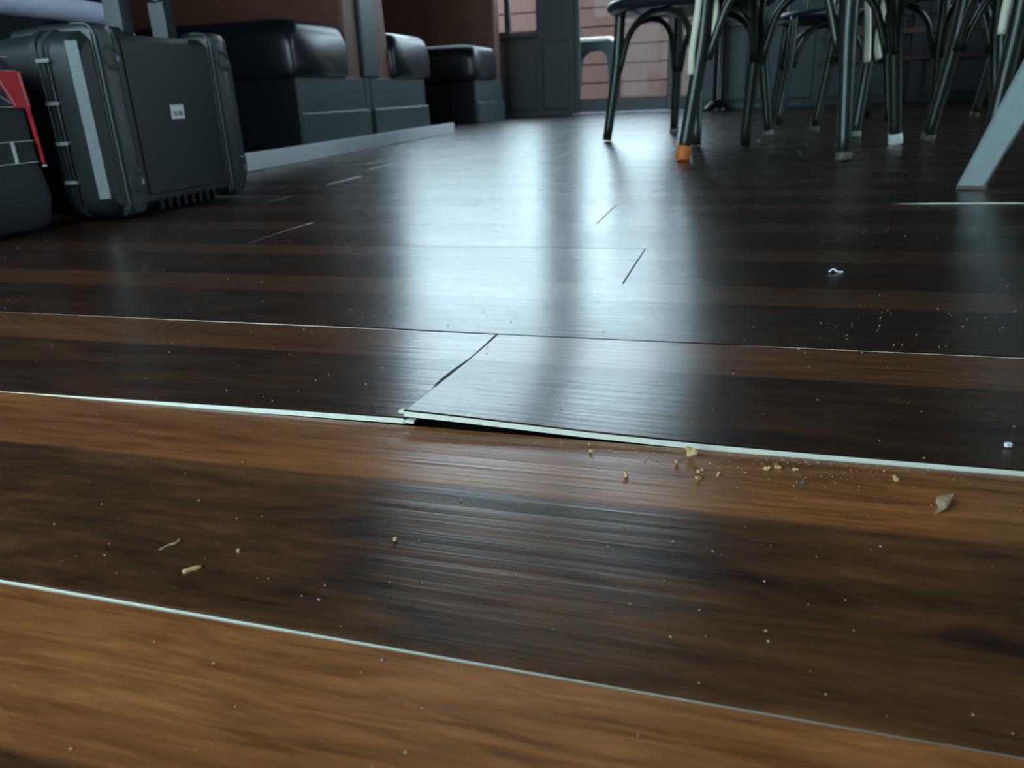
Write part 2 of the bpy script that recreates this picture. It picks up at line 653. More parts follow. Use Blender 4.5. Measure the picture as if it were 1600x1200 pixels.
# panel mouldings on the far wall
for (x0, x1) in ((-2.95, -2.0), (-1.955, -1.72), (-1.66, -1.44)):
    box('panel', x0, x1, RY1-.018, RY1-.001, .05, .57, M_WALL, wall_back, .006)
for (x0, x1) in ((-.40, -.06), (.02, .42), (.50, 1.02), (1.18, 1.75), (1.83, 2.4)):
    box('panel', x0, x1, RY1-.022, RY1-.001, .06, .56, M_WALL, wall_back, .006)
for x0 in (1.06,):
    box('pilaster', x0, x0+.09, RY1-.06, RY1-.001, 0, 1.2, M_FRAME, wall_back, .004)
box('rail', -.44, 2.95, RY1-.045, RY1-.0005, .585, .615, M_FRAME, wall_back, .004)
box('baseboard', -.44, 2.95, RY1-.03, RY1-.0005, 0, .045, M_FRAME, wall_back, .003)

# window_1 with sill, frame and panes
w1 = struct(empty('window_1', (-2.41, RY1, WIN_A[2])), 'tall far window left of the glazed door', 'window')
for nm, a in (('window_sill', (-3.12, -1.70, T0-.05, T1+.02, .60, .625)), ):
    shift(box(nm, *a, M_FRAME, w1, .004), w1)
for a in ((-3.12, -3.07, .625, 2.75), (-1.985, -1.942, .625, 2.75), (-1.72, -1.70, .625, 2.75), (-3.07, -1.985, 2.69, 2.75), (-1.942, -1.72, 2.69, 2.75), (-3.07, -1.985, .625, .66), (-1.942, -1.72, .625, .645)):
    shift(box('window_frame', a[0], a[1], T0+.03, T0+.09, a[2], a[3], M_FRAME, w1, .003), w1)
for a in ((-3.07, -1.985, .66, 2.69), (-1.942, -1.72, .645, 2.69)):
    shift(box('pane', a[0], a[1], T0+.055, T0+.061, a[2], a[3], M_GLASS, w1), w1)
# door_1
d1 = struct(empty('door_1', (-.99, RY1, 0)), 'glazed door with dark frame looking out to red board siding', 'door')
for a in ((-1.40, -1.366, .0, 2.75), (-.66, -.58, .0, 2.75), (-1.366, -.66, .012, .118), (-1.366, -.66, 2.10, 2.20), (-1.366, -.66, 2.68, 2.75)):
    shift(box('door_frame', a[0], a[1], T0+.02, T0+.08, a[2], a[3], M_FRAME, d1, .003), d1)
for a in ((-1.366, -.66, .118, 2.10), (-1.366, -.66, 2.20, 2.68)):
    shift(box('pane', a[0], a[1], T0+.047, T0+.053, a[2], a[3], M_GLASS, d1), d1)
hb = bmesh.new()
add_tube(hb, catmull([(-.70, T0+.02, .95), (-.70, T0-.03, .95), (-.70, T0-.03, 1.25), (-.70, T0+.02, 1.25)], 4), .009, 8)
shift(bm_obj('door_handle', hb, M_ALU, d1, True), d1)
w2 = struct(empty('window_2', (-.505, RY1, .1)), 'narrow sidelight right of the glazed door', 'window')
shift(box('pane', -.55, -.46, T0+.047, T0+.053, .10, 2.75, M_GLASS, w2), w2)
shift(box('window_sill', -.55, -.46, T0-.01, T0+.10, .10, .112, M_FRAME, w2), w2)
trim = box('trim_1', -1.42, -.30, RY1-.02, RY1+.0, .0005, .012, M_ALU, None, .003)
struct(trim, 'pale metal threshold strip along the glazed door', 'threshold')

# left, right, near walls and ceiling
bm = bmesh.new()
add_box(bm, RX0-.14, RX0, RY0-.14, RY1+.14, -.06, RZ1)
struct(bm_obj('wall_left', bm, M_DARK), 'dark plaster wall behind the booths', 'wall')
bm = bmesh.new()
add_box(bm, RX1, RX1+.14, RY0-.14, RWIN[0], -.06, RZ1)
add_box(bm, RX1, RX1+.14, RWIN[1], RY1+.14, -.06, RZ1)
add_box(bm, RX1, RX1+.14, RWIN[0], RWIN[1], -.06, RWIN[2])
add_box(bm, RX1, RX1+.14, RWIN[0], RWIN[1], RWIN[3], RZ1)
struct(bm_obj('wall_right', bm, M_DARK), 'dark plaster wall on the right', 'wall')
bm = bmesh.new()
add_box(bm, RX0, NEAR[0], RY0-.14, RY0, -.06, RZ1)
add_box(bm, NEAR[1], RX1, RY0-.14, RY0, -.06, RZ1)
add_box(bm, NEAR[0], NEAR[1], RY0-.14, RY0, -.06, NEAR[2])
add_box(bm, NEAR[0], NEAR[1], RY0-.14, RY0, NEAR[3], RZ1)
struct(bm_obj('wall_front', bm, M_DARK), 'wall behind the viewer with a wide window', 'wall')
w3 = struct(empty('window_3', (-.85, RY0, NEAR[2])), 'wide street window behind the viewer', 'window')
shift(box('window_sill', NEAR[0], NEAR[1], RY0-.16, RY0+.04, NEAR[2]-.001, NEAR[2]+.02, M_FRAME, w3), w3)
for xm in (NEAR[0]+.02, (NEAR[0]+NEAR[1])/2, NEAR[1]-.02):
    shift(box('window_frame', xm-.02, xm+.02, RY0-.1, RY0-.05, NEAR[2]+.02, NEAR[3], M_FRAME, w3), w3)
for a, b in ((NEAR[0]+.04, (NEAR[0]+NEAR[1])/2-.02), ((NEAR[0]+NEAR[1])/2+.02, NEAR[1]-.04)):
    shift(box('pane', a, b, RY0-.08, RY0-.074, NEAR[2]+.02, NEAR[3], M_GLASS, w3), w3)
w4 = struct(empty('window_4', (RX1, (RWIN[0]+RWIN[1])/2, RWIN[2])), 'window in the right wall, out of view', 'window')
shift(box('window_sill', RX1-.03, RX1+.16, RWIN[0], RWIN[1], RWIN[2]-.001, RWIN[2]+.02, M_FRAME, w4), w4)
shift(box('pane', RX1+.07, RX1+.076, RWIN[0], RWIN[1], RWIN[2]+.02, RWIN[3], M_GLASS, w4), w4)
struct(box('ceiling', RX0-.14, RX1+.14, RY0-.14, RY1+.14, RZ1, RZ1+.12, M_CEIL), 'dark ceiling', 'ceiling')

# shelf rails on the far right wall
for nm, z0, z1, mm, lb in (('wall_rail', .463, .505, M_RAIL, 'brown wooden rail on far wall, the upper of two behind the chairs'),
                           ('wall_rail', .285, .325, M_RAILR, 'dull red rail on far wall, the lower of two behind the chairs')):
    o = box(nm, .50, 2.9, RY1-.075, RY1-.0225, z0, z1, mm, None, .004)
    tag(o, lb, 'rail', 'rails on the far wall')

# outside: patio and red board siding
patio = struct(box('ground_patio', -6, 3, RY1+.14, 12, -.2, .10, M_PATIO), 'concrete patio outside the glazed door', 'ground')
sid = box('wall_exterior', -5.5, 2.5, 8.225, 8.4, .10, 1.18, M_GAP)
struct(sid, 'neighbouring wall of reddish horizontal boards seen through the door', 'wall')
BP = .171
for k in range(6):
    z0 = .105 + k*BP - .02 if k else .101
    z1 = .105 + (k+1)*BP - .02 - .012
    for j in range(3):
        x0 = -5.5+j*2.667
        box('board', x0+.002, x0+2.664, 8.19, 8.2245, z0, z1, M_SIDING, sid, .004)

# ------------------------------------------------------------------ booth benches along the left
BX = -1.86                                # aisle-side face


def bench(y0, y1, back_dir, label, base, yb0, yb1, bmat=None, kmat=None):
    """cushion from y0 to y1; back_dir +1: back rest on the far side"""
    t = empty('booth_bench', ((BX-3.1)/2, (yb0+yb1)/2, 0))
    tag(t, label, 'bench', 'booth benches')
    B = lambda *a: shift(box(*a), t)
    B('base', -3.1, BX-.004, yb0, yb1, .001, .285, bmat or M_BASE, t, .004)
    B('skirting', -3.1, BX+.012, yb0-.004, yb1+.004, .0008, .138, bmat or M_BASE, t, .004)
    yf = (yb0-.0045) if back_dir > 0 else (yb1+.0045)
    B('shade_panel', -3.08, BX-.010, yf-.004, yf+.004, .002, .280, M_LEATHER, t, .002)  # added black panel paints the shade on the bench front
    # cushion: crowned top, rounded nose
    secs = []
    for xx, ins in ((-3.1, .03), (-3.08, .008), (-3.0, 0), (BX-.12, 0), (BX-.05, .004), (BX-.015, .014), (BX+.004, .030), (BX+.012, .055)):
        a0, a1 = y0+ins*.35, y1-ins*.35
        z0, z1 = .28+ins*.25, .505-ins*.9
        pts = rr(a0, a1, z0, z1, .075 if ins < .04 else .06, 6)
        # crown the top, keep the bottom corners tight
        out = []
        for (a, b) in pts:
            u = (a-a0)/(a1-a0)
            if b > .40:
                b += .030*math.sin(PI*max(0, min(1, u)))
            else:
                ca = a0 if u < .5 else a1
                a = a + (ca-a)*.75
            out.append((a, b))
        secs.append((xx, out))
    c = shift(loft('cushion', secs, 0, kmat or M_LEATHER, t), t)
    auto_smooth(c, 50)
    # reclined back
    yb = y1 if back_dir > 0 else y0
    bm = bmesh.new()
    th, lean = .145, .06
    top = 1.18
    prof = [(0, .286), (th, .286), (th+.012, .6), (th+.012, top-.06), (th-.03, top), (lean+.01, top-.03), (lean*.55, .65)]
    secs = []
    for xx, ins in ((-3.1, .0), (BX-.03, 0), (BX-.012, .006)):
        cyy = sum(p[0] for p in prof)/len(prof)
        secs.append((xx, [(yb+back_dir*(p[0]+(cyy-p[0])*ins*6), p[1]-(ins if p[1] > 1.1 else 0)) for p in prof]))
    bm.free()
    shift(loft('backrest', secs, 0, kmat or M_BROWN, t), t)
    return t


bench(3.075, 3.585, 1, 'black booth seat with brown back, the nearest clear of the black case', 0, 3.11, 3.745)
bench(4.085, 4.61, -1, 'black booth seat back to back beyond the grey post', 0, 3.822, 4.53)
bench(5.41, 5.945, 1, 'black booth seat farthest away beside the far window', 0, 5.47, 6.09)
bench(1.30, 1.86, -1, 'booth bench behind the black case, painted black for shade, kept as light blocker', 0, 1.15, 1.80, M_SHADE, M_SHADE)  # shade is in its black colour; kept to block light from the next bench
# post between the two backs
post = empty('booth_post', (BX-.02, 3.84, 0))
tag(post, 'grey green post between two brown booth backs', 'post')
bm = bmesh.new()
add_box(bm, BX-.05, BX+.004, 3.760, 3.91, .29, 1.25, .006)
add_box(bm, BX-.05, BX-.008, 3.760, 3.812, 0.0005, .292, .002)
shift(bm_obj('post_body', bm, M_BASE, post), post)
shift(box('post_cap', BX-.06, BX+.012, 3.753, 3.917, 1.25, 1.275, M_FRAME, post, .004), post)

# ------------------------------------------------------------------ white strip on the floor in front of the booths
bm = bmesh.new()
a, b = Vector((-1.335, 1.62, 0)), Vector((-1.519, 4.06, 0))
d = (b-a).normalized()
nrm = Vector((-d.y, d.x, 0))
quad = lambda p: [p, p+nrm*.014, p+nrm*.014+Vector((0, 0, .050)), p+Vector((0, 0, .050))]
n = 14
rows = [[bm.verts.new(v) for v in quad(a+(b-a)*k/n + Vector((0, 0, .0002+.0035*max(0, 1-k/5)**2)))] for k in range(n+1)]
for q, r in zip(rows[:-1], rows[1:]):
    for k in range(4):
        bm.faces.new((q[k], q[(k+1) % 4], r[(k+1) % 4], r[k]))
bm.faces.new(rows[0]); bm.faces.new(list(reversed(rows[-1])))
bmesh.ops.recalc_face_normals(bm, faces=bm.faces)
es = [e for e in bm.edges if len(e.link_faces) == 2 and e.calc_face_angle(0) > 1.2]
bmesh.ops.bevel(bm, geom=es, offset=.002, segments=2, affect='EDGES')
tag(bm_obj('trim_board', bm, M_WHITE), 'long white trim board standing on edge along the booths', 'trim board')

# ------------------------------------------------------------------ black hard case
case = empty('hard_case', (-1.105, 1.27, 0))
tag(case, 'black ribbed hard plastic case standing upright with a small white label', 'case')
CY0, CY1, CZ0, CZ1 = 1.058, 1.482, .006, .303


def case_shell(name, xs, mt):
    secs = [(x, rr(CY0+i, CY1-i, CZ0+i, CZ1-i, .034, 5)) for x, i in xs]
    o = shift(loft(name, secs, 0, mt, case), case)
    auto_smooth(o, 35)
    return o


lid = case_shell('lid', ((-1.0885, 0.), (-1.080, 0.), (-1.079, .003), (-1.037, .004), (-1.0235, .0170)), M_PLASTIC)
base = case_shell('base', ((-1.193, .016), (-1.183, .006), (-1.106, .004), (-1.105, 0.), (-1.0915, 0.)), M_PLASTIC)
shift(loft('gasket', [(x, rr(CY0+.003, CY1-.003, CZ0+.003, CZ1-.003, .034, 5)) for x in (-1.0916, -1.0884)], 0, M_BLACKFOOT, case), case)
# raised centre panel between the ribs
shift(box('lid_panel', -1.030, -1.0215, 1.163, 1.380, .032, .290, M_PLASTIC, lid, .003), case)
# ribs wrapping over face, top and bottom
for y0, y1 in ((1.100, 1.152), (1.392, 1.450)):
    secs = [(x, rr(y0+i, y1-i, .0035+i*.7, .313-i*1.2, .014, 5)) for x, i in ((-1.185, .004), (-1.110, 0), (-1.035, 0), (-1.021, .003), (-1.015, .010))]
    o = shift(loft('rib', secs, 0, M_PLASTIC, lid), case)
    auto_smooth(o, 30)
    for yy in (y0+.006, y1-.006):
        pts = [(-1.0135-.001, yy, .026), (-1.0135-.001, yy, .285)]
        pts = [(-1.060, yy, .3115), (-1.030, yy, .3095), (-1.0185, yy, .296), (-1.0172, yy, .27), (-1.0172, yy, .05), (-1.0185, yy, .022), (-1.030, yy, .007)]
        shift(tube('rib_bead', catmull(pts, 4), .0024, M_EDGE, lid, 6), case)  # lighter bead paints the highlight line on the rib edge
# round bosses on the ribs
for yy, zz in ((1.131, .260), (1.428, .262), (1.132, .063), (1.434, .061)):
    bm = bmesh.new()
    add_lathe(bm, [(.0195, 0), (.0195, .004), (.0180, .0055), (.0145, .0055), (.0135, .0035), (.011, .0025), (.004, .002)], seg=20)
    bm.transform(Matrix.Translation((-1.0185, yy, zz)) @ Matrix.Rotation(PI/2, 4, 'Y'))
    o = shift(bm_obj('boss', bm, M_EDGE, lid), case)
    auto_smooth(o, 40)
# added pale strip on the near vertical lid edge, painting its window highlight
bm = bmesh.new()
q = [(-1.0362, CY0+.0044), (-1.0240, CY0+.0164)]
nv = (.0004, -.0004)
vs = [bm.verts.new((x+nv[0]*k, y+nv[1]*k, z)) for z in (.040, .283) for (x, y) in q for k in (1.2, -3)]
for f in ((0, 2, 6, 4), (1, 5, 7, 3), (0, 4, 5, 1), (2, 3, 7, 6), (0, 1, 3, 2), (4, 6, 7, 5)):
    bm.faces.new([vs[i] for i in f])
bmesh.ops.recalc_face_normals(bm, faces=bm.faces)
o = shift(bm_obj('corner_highlight', bm, M_HILITE, lid), case)
o['label'] = 'pale strip painting the edge highlight'
# rungs on the short end, across the parting line
for zz in (.256, .192, .130, .068):
    shift(box('stiffener', -1.095, -1.068, CY0-.0035, CY0+.006, zz-.003, zz+.003, M_HILITE, lid, .001), case)
for xx in (-1.091, -1.073):
    shift(tube('edge_bead', [(xx, CY0-.0005, .032), (xx, CY0-.0005, .285)], .0014, M_EDGE, lid, 6), case)
# knuckles along the bottom
for k in range(8):
    yy = 1.185+k*.0215
    shift(box('knuckle', -1.075, -1.018, yy, yy+.009, .004, .028, M_PLASTIC2, lid, .003), case)
# label
shift(box('label', -1.0214, -1.0208, 1.2575, 1.2935, .159, .1835, M_LABEL, lid, .0002), case)
bm = bmesh.new()
random.seed(4)
for k in range(9):
    yy = 1.2630+k*.0029
    add_box(bm, -1.0208, -1.02065, yy, yy+random.uniform(.0010, .0022), .1645, .1725)
shift(bm_obj('label_print', bm, M_INK, lid), case)
# handle with two posts
for yy in (1.262, 1.378):
    shift(box('handle_post', -1.122, -1.078, yy-.012, yy+.012, .300, .372, M_PLASTIC2, case, .005), case)
hp = catmull([(-1.1, 1.262, .365), (-1.1, 1.268, .395), (-1.1, 1.32, .405), (-1.1, 1.372, .395), (-1.1, 1.378, .365)], 5)
shift(tube('handle', hp, .0125, M_PLASTIC2, case, 12), case)
for yy in (1.215, 1.42):
    shift(box('latch', -1.115, -1.070, yy-.018, yy+.018, .299, .3145, M_PLASTIC2, case, .004), case)

# ------------------------------------------------------------------ black and red tool bag
bag = empty('tool_bag', (-1.2, .84, 0))
tag(bag, 'black fabric tool bag with red patch and pale stitching', 'bag')
secs = []
for z, x0, x1, y0, y1, r in ((.003, -1.34, -1.090, .655, 1.005, .03), (.012, -1.352, -1.078, .643, 1.017, .04), (.05, -1.356, -1.074, .640, 1.030, .045),
                             (.095, -1.348, -1.080, .645, 1.026, .04), (.104, -1.345, -1.084, .648, 1.020, .035), (.19, -1.342, -1.086, .65, 1.022, .028),
                             (.245, -1.336, -1.088, .655, 1.019, .028), (.272, -1.325, -1.10, .665, 1.005, .035), (.283, -1.30, -1.125, .69, .985, .03)):
    secs.append((z, rr(x0, x1, y0, y1, r, 6)))
body = shift(loft('body', secs, 2, M_BAG, bag), bag)
auto_smooth(body, 50)
BXF = -1.0845
shift(box('pocket_band', BXF-.006, BXF+.0015, .70, 1.003, .107, .139, M_BAG, bag, .001), bag)
shift(box('flap', BXF-.010, BXF+.001, .70, 1.008, .188, .242, M_BAG, bag, .001), bag)
# red patch, slanted on its left edge
bm = bmesh.new()
pr = [(.974, .2405), (1.0100, .2395), (1.0145, .187), (.985, .1875), (.960, .2405)]
va = [bm.verts.new((BXF+.0026, y, z)) for y, z in pr]
vb = [bm.verts.new((BXF-.003, y, z)) for y, z in pr]
bm.faces.new(va); bm.faces.new(list(reversed(vb)))
for k in range(5):
    bm.faces.new((va[k], va[(k+1) % 5], vb[(k+1) % 5], vb[k]))
bmesh.ops.recalc_face_normals(bm, faces=bm.faces)
shift(bm_obj('red_patch', bm, M_RED, bag), bag)
pts = catmull([(BXF+.0015, 1.008, .188), (BXF-.002, 1.0135, .165), (BXF-.002, 1.0145, .135), (BXF-.0005, 1.0145, .103)], 5)
shift(tube('red_piping', pts, .0032, M_RED, bag, 8), bag)


def stitches(p, q, n, duty=.62, r=.0007):
    bm = bmesh.new()
    p, q = Vector(p), Vector(q)
    for k in range(n):
        a = p+(q-p)*(k/n); b = p+(q-p)*((k+duty)/n)
        add_tube(bm, [a, b], r, 4)
    o = shift(bm_obj('stitching', bm, M_THREAD, bag), bag)
    return o


XS = BXF+.0028
stitches((XS, 1.006, .237), (XS, 1.0095, .190), 16)
stitches((XS, .964, .239), (XS, .9875, .190), 16)
stitches((XS-.001, .80, .2405), (XS-.001, 1.005, .2405), 44)
stitches((XS-.001, .80, .189), (XS-.001, .985, .189), 40)
stitches((XS-.001, .80, .139), (XS-.001, 1.004, .139), 60, .8)
stitches((XS-.001, .80, .107), (XS-.001, 1.004, .107), 60, .8)
stitches((XS-.004, .93, .262), (XS-.006, 1.000, .260), 16, .85)
stitches((XS-.001, .92, .232), (XS-.001, .985, .192), 14, .8)
shift(box('webbing_bar', BXF, BXF+.003, .962, .967, .107, .139, M_THREAD, bag), bag)
shift(box('zip_pull', BXF+.001, BXF+.004, 1.010, 1.016, .0985, .1015, M_WHITEFOOT, bag), bag)
for y0 in (.74, .90):
    pts = catmull([(-1.095, y0, .225), (-1.095, y0, .275), (-1.14, y0, .30), (-1.21, y0, .305), (-1.28, y0, .30), (-1.33, y0, .27), (-1.342, y0, .225)], 4)
    bm = bmesh.new()
    add_tube(bm, pts, .006, 6)
    for v in bm.verts:
        v.co.y = y0+(v.co.y-y0)*2.2
    shift(bm_obj('carry_strap', bm, M_BAG, bag, True), bag)

# ------------------------------------------------------------------ pale padded tube frame behind the case
fr = empty('tube_frame', (-1.40, 1.3, 0))
tag(fr, 'pale grey padded tube frame bending down behind the black case', 'frame')
fx = -1.40
pts = catmull([(fx, .98, .012), (fx, .98, .30), (fx, .995, .365), (fx, 1.05, .386), (fx, 1.25, .384), (fx, 1.50, .382), (fx, 1.575, .376), (fx, 1.610, .345), (fx, 1.62, .29), (fx, 1.62, .012)], 6)
shift(tube('padded_tube', pts, .023, M_TUBE, fr, 14), fr)
for yy in (.98, 1.62):
    bm = bmesh.new()
    add_lathe(bm, [(.024, .0006), (.025, .004), (.025, .018), (.0235, .022)], fx, yy, 14)
    shift(bm_obj('foot_cap', bm, M_BLACKFOOT, fr), fr)


# ------------------------------------------------------------------ bistro chairs with hoop braces
def chair(label, feet, caps, sleeves=(), backs=(2, 3), seat_z=.452, zs=.20):
    """feet: four ground points in order round the seat; caps: material of each foot; sleeves: {(leg, brace side)}"""
    c = Vector((sum(f[0] for f in feet)/4, sum(f[1] for f in feet)/4, 0))
    t = empty('bistro_chair', c)
    tag(t, label, 'chair', 'bistro chairs')
    F = [Vector((f[0], f[1], 0))-c for f in feet]

    def at(i, z):
        k = interp(z, [(0, 1.), (.27, .865), (.44, .83)])
        return Vector((F[i].x*k, F[i].y*k, z))
    for i in range(4):
        pts = [at(i, z) for z in (.004, .10, .20, .255, .285, .33, .40, .438)]
        rad = [.0160, .0165, .0175, .0185, .0190, .0185, .018, .0175]
        leg = tube('leg', catmull(pts, 2), [interp(p.z, list(zip([.004, .10, .20, .255, .285, .33, .40, .438], rad))) for p in catmull(pts, 2)], M_GUN, t, 12)
        if caps[i] is not None:
            p0, p1 = at(i, .0012), at(i, .036 if caps[i] is M_ORANGE else (.030 if caps[i] is M_WHITEFOOT else .020))
            tube('foot_cap', [p0, p0+(p1-p0)*.15, p0+(p1-p0)*.9, p1], [.0170, .0188, .0182, .0172], caps[i], leg, 12)
    for i in range(4):
        j = (i+1) % 4
        a, b = at(i, .24), at(j, .24)
        d = (b-a)
        inw = -(a+b)*.5
        inw.z = 0
        inw = inw.normalized()*.012
        span = d.length
        d = d.normalized()
        P = []
        for k in range(13):
            th = PI*k/12
            s = .5-.5*math.cos(th)
            e = .036/span
            s = e+(1-2*e)*s
            hh = .245+.168*max(0, math.sin(th))**.62
            q = at(i, hh)*(1-s)+at(j, hh)*s
            q.z = hh
            P.append(q+inw*(math.sin(th)))
        # hug the legs at both ends
        P[0] = at(i, .235)+d*.020; P[-1] = at(j, .235)-d*.020
        tube('brace', catmull(P, 3), .0105, M_GUN, t, 10)
    for pts, r in sleeves:
        o = tube('sleeve', catmull([Vector(p)-c for p in pts], 4), r, M_CREAM, t, 10)
        o['label'] = 'cream sleeve on a brace end'
    # seat: ring, dished pan
    R = .83*sum(f.length for f in F)/4-.022
    bm = bmesh.new()
    add_lathe(bm, [(R*.55, seat_z-.032), (R-.004, seat_z-.034), (R+.012, seat_z-.022), (R+.014, seat_z-.006), (R+.004, seat_z+.004), (R-.02, seat_z), (R-.06, seat_z-.006), (.03, seat_z-.010)], seg=36)
    bm_obj('seat', bm, M_SEAT, t, True)
    # back: outer hoop and inner hoop rising from the two back legs
    i, j = backs
    pa, pb = at(i, .43), at(j, .43)
    mid = (pa+pb)*.5
    outw = mid.copy(); outw.z = 0; outw.normalize()
    for nm, k, top in (('back_hoop', 1., .89), ('back_splat', .55, .76)):
        A, B = mid+(pa-mid)*k, mid+(pb-mid)*k
        P = [A]
        for z, s in ((.55, 1.02), (.70, 1.0), (top-.06, .86), (top, .45)):
            P.append(mid+(A-mid)*s+outw*((z-.43)*.20)+Vector((0, 0, z-.43)))
        P.append(mid+outw*((top+.012-.43)*.20)+Vector((0, 0, top+.012-.43)))
        for z, s in ((top, .45), (top-.06, .86), (.70, 1.0), (.55, 1.02)):
            P.append(mid+(B-mid)*s+outw*((z-.43)*.20)+Vector((0, 0, z-.43)))
        P.append(B)
        tube(nm, catmull(P, 4), .0135 if k == 1 else .009, M_GUN, t, 10)
    return t


A, B, E_, C2 = (-.505, 2.935), (-.302, 3.367), (.062, 3.0), (-.160, 2.56)
chair('gunmetal bistro chair farther left, its arched brace framing the glazed door', [A, B, E_, C2], [None, M_PALEFOOT, M_PALEFOOT, None], backs=(2, 3))
C, D, H_, G = (-.162, 2.066), (-.016, 2.509), (.389, 2.446), (.208, 1.968)
chair('gunmetal bistro chair with one orange foot and cream brace sleeves', [C, D, H_, G], [M_ORANGE, None, M_WHITEFOOT, M_TANFOOT], sleeves=(([(-.148, 2.072, .202), (-.148, 2.072, .255), (-.141, 2.072, .312), (-.136, 2.075, .367), (-.133, 2.08, .407)], .0088), ([(-.109, 2.095, .25), (-.104, 2.098, .29), (-.098, 2.10, .338), (-.102, 2.11, .375), (-.106, 2.12, .405)], .0080)), backs=(2, 3))
I_, K_ = (.486, 2.541), (.53, 2.10)
chair('gunmetal bistro chair at right edge behind the blue grey steel leg', [K_, I_, (.93, 2.60), (.97, 2.14)], [M_PALEFOOT, M_TANFOOT, M_PALEFOOT, None], sleeves=(([(.522, 2.11, .255), (.522, 2.11, .294), (.524, 2.11, .327), (.528, 2.115, .375)], .0085),), backs=(2, 3))
M_, F_ = (.32, 2.78), (.225, 3.19)
chair('dim bistro chair in the middle row with cream sleeves on its near leg', [M_, F_, (.64, 3.29), (.74, 2.88)], [M_PALEFOOT, M_TANFOOT, None, M_PALEFOOT], sleeves=(([(.333, 2.785, .223), (.328, 2.785, .29), (.320, 2.785, .361), (.316, 2.79, .405)], .0095), ([(.367, 2.80, .231), (.359, 2.80, .263), (.359, 2.80, .317), (.366, 2.81, .395)], .0095)), backs=(2, 3))
chair('dark bistro chair farthest back near the pedestal', [(.115, 3.746), (.09, 4.20), (.53, 4.22), (.56, 3.77)], [None, None, None, None], backs=(1, 2))
chair('dark bistro chair far right against the wall rails', [(.98, 3.52), (.93, 3.97), (1.38, 4.0), (1.42, 3.55)], [None, M_TANFOOT, None, None], backs=(2, 3))

# ------------------------------------------------------------------ steel cafe chair at the right edge (one leg in view)
sc_ = empty('steel_cafe_chair', (.60, 1.36, 0))
tag(sc_, 'pressed steel cafe chair cut by right frame edge, its pale leg splayed', 'chair')
sf = [Vector((.345, 1.425, 0)), Vector((.80, 1.50, 0)), Vector((.88, 1.12, 0)), Vector((.43, 1.04, 0))]
cc = Vector((.615, 1.275, 0))
for i, f in enumerate(sf):
    inw = (cc-f)
    topp = f+inw*.52
    topp.z = .435
    f0 = f.copy(); f0.z = .004
    # channel section: wide outer web and two flanges, narrowing to the foot
    if i == 0:
        wdir = Vector((.97, -.22, 0)).normalized()
    else:
        wdir = Vector((-inw.y, inw.x, 0)).normalized()
    nd = Vector((wdir.y, -wdir.x, 0))
    if nd.dot(f-cc) < 0 and i != 0:
        nd = -nd
    bm = bmesh.new()
    ring = []
    for s, wd in ((0, .0195), (.5, .026), (1, .035)):
        p = f0+(topp-f0)*s
        o2 = nd*(.006+.004*s)
        fl = -nd*.022
        sec = [p-wdir*wd-o2*0+fl, p-wdir*wd+o2*.2, p-wdir*(wd-.004)+o2, p+wdir*(wd-.004)+o2, p+wdir*wd+o2*.2, p+wdir*wd+fl,
               p+wdir*(wd-.003)+fl, p+wdir*(wd-.004)+o2*.2, p-wdir*(wd-.004)+o2*.2, p-wdir*(wd-.003)+fl]
        ring.append([bm.verts.new(v) for v in sec])
    nn = 10
    for a, b in zip(ring[:-1], ring[1:]):
        for k in range(nn):
            bm.faces.new((a[k], a[(k+1) % nn], b[(k+1) % nn], b[k]))
    bm.faces.new(ring[0]); bm.faces.new(list(reversed(ring[-1])))
    bmesh.ops.recalc_face_normals(bm, faces=bm.faces)
    lg = shift(bm_obj('leg', bm, M_STEEL, sc_), sc_)
    bm = bmesh.new()
    p = f0+(topp-f0)*.012
    ring = []
    for zz, e in ((.0008, .0), (.007, .0015)):
        q = f+(topp-f0)*(zz/.43)
        q.z = zz
        wd = .0205
        ring.append([bm.verts.new(v) for v in (q-wdir*wd-nd*.024, q+wdir*wd-nd*.024, q+wdir*wd+nd*.0085, q-wdir*wd+nd*.0085)])
    for k in range(4):
        bm.faces.new((ring[0][k], ring[0][(k+1) % 4], ring[1][(k+1) % 4], ring[1][k]))
    bm.faces.new(ring[0]); bm.faces.new(list(reversed(ring[1])))
    bmesh.ops.recalc_face_normals(bm, faces=bm.faces)
    shift(bm_obj('foot_cap', bm, M_TANFOOT, lg), sc_)
secs = []
for z, ins in ((.425, .02), (.432, .0), (.448, .0), (.456, .012)):
    secs.append((z, rr(.43+ins, .80-ins, 1.09+ins, 1.46-ins, .05, 5)))
shift(loft('seat', secs, 2, M_STEEL, sc_), sc_)
P = catmull([(.79, 1.45, .44), (.86, 1.44, .62), (.90, 1.40, .82), (.915, 1.28, .86), (.90, 1.15, .82), (.86, 1.11, .62), (.79, 1.10, .44)], 5)
shift(tube('backrest', P, .012, M_STEEL, sc_, 8), sc_)
shift(box('back_splat', .865, .880, 1.225, 1.325, .452, .85, M_STEEL, sc_, .003), sc_)

# ------------------------------------------------------------------ black pedestal near the door
pd = empty('pedestal', (-.25, 6.30, 0))
tag(pd, 'black pedestal post on a domed round foot by the far wall', 'pedestal')
bm = bmesh.new()
add_lathe(bm, [(.105, .0006), (.108, .006), (.102, .022), (.085, .045), (.060, .064), (.045, .072)], 0, 0, 28)
bm_obj('domed_foot', bm, M_BLACKMETAL, pd, True)
bm = bmesh.new()
add_lathe(bm, [(.042, .070), (.040, .08), (.039, .70), (.042, .71)], 0, 0, 20)
bm_obj('post', bm, M_BLACKMETAL, pd, True)
bm = bmesh.new()
add_lathe(bm, [(.06, .708), (.20, .716), (.215, .724), (.215, .742), (.205, .748)], 0, 0, 32)
bm_obj('top', bm, M_BLACKMETAL, pd, True)

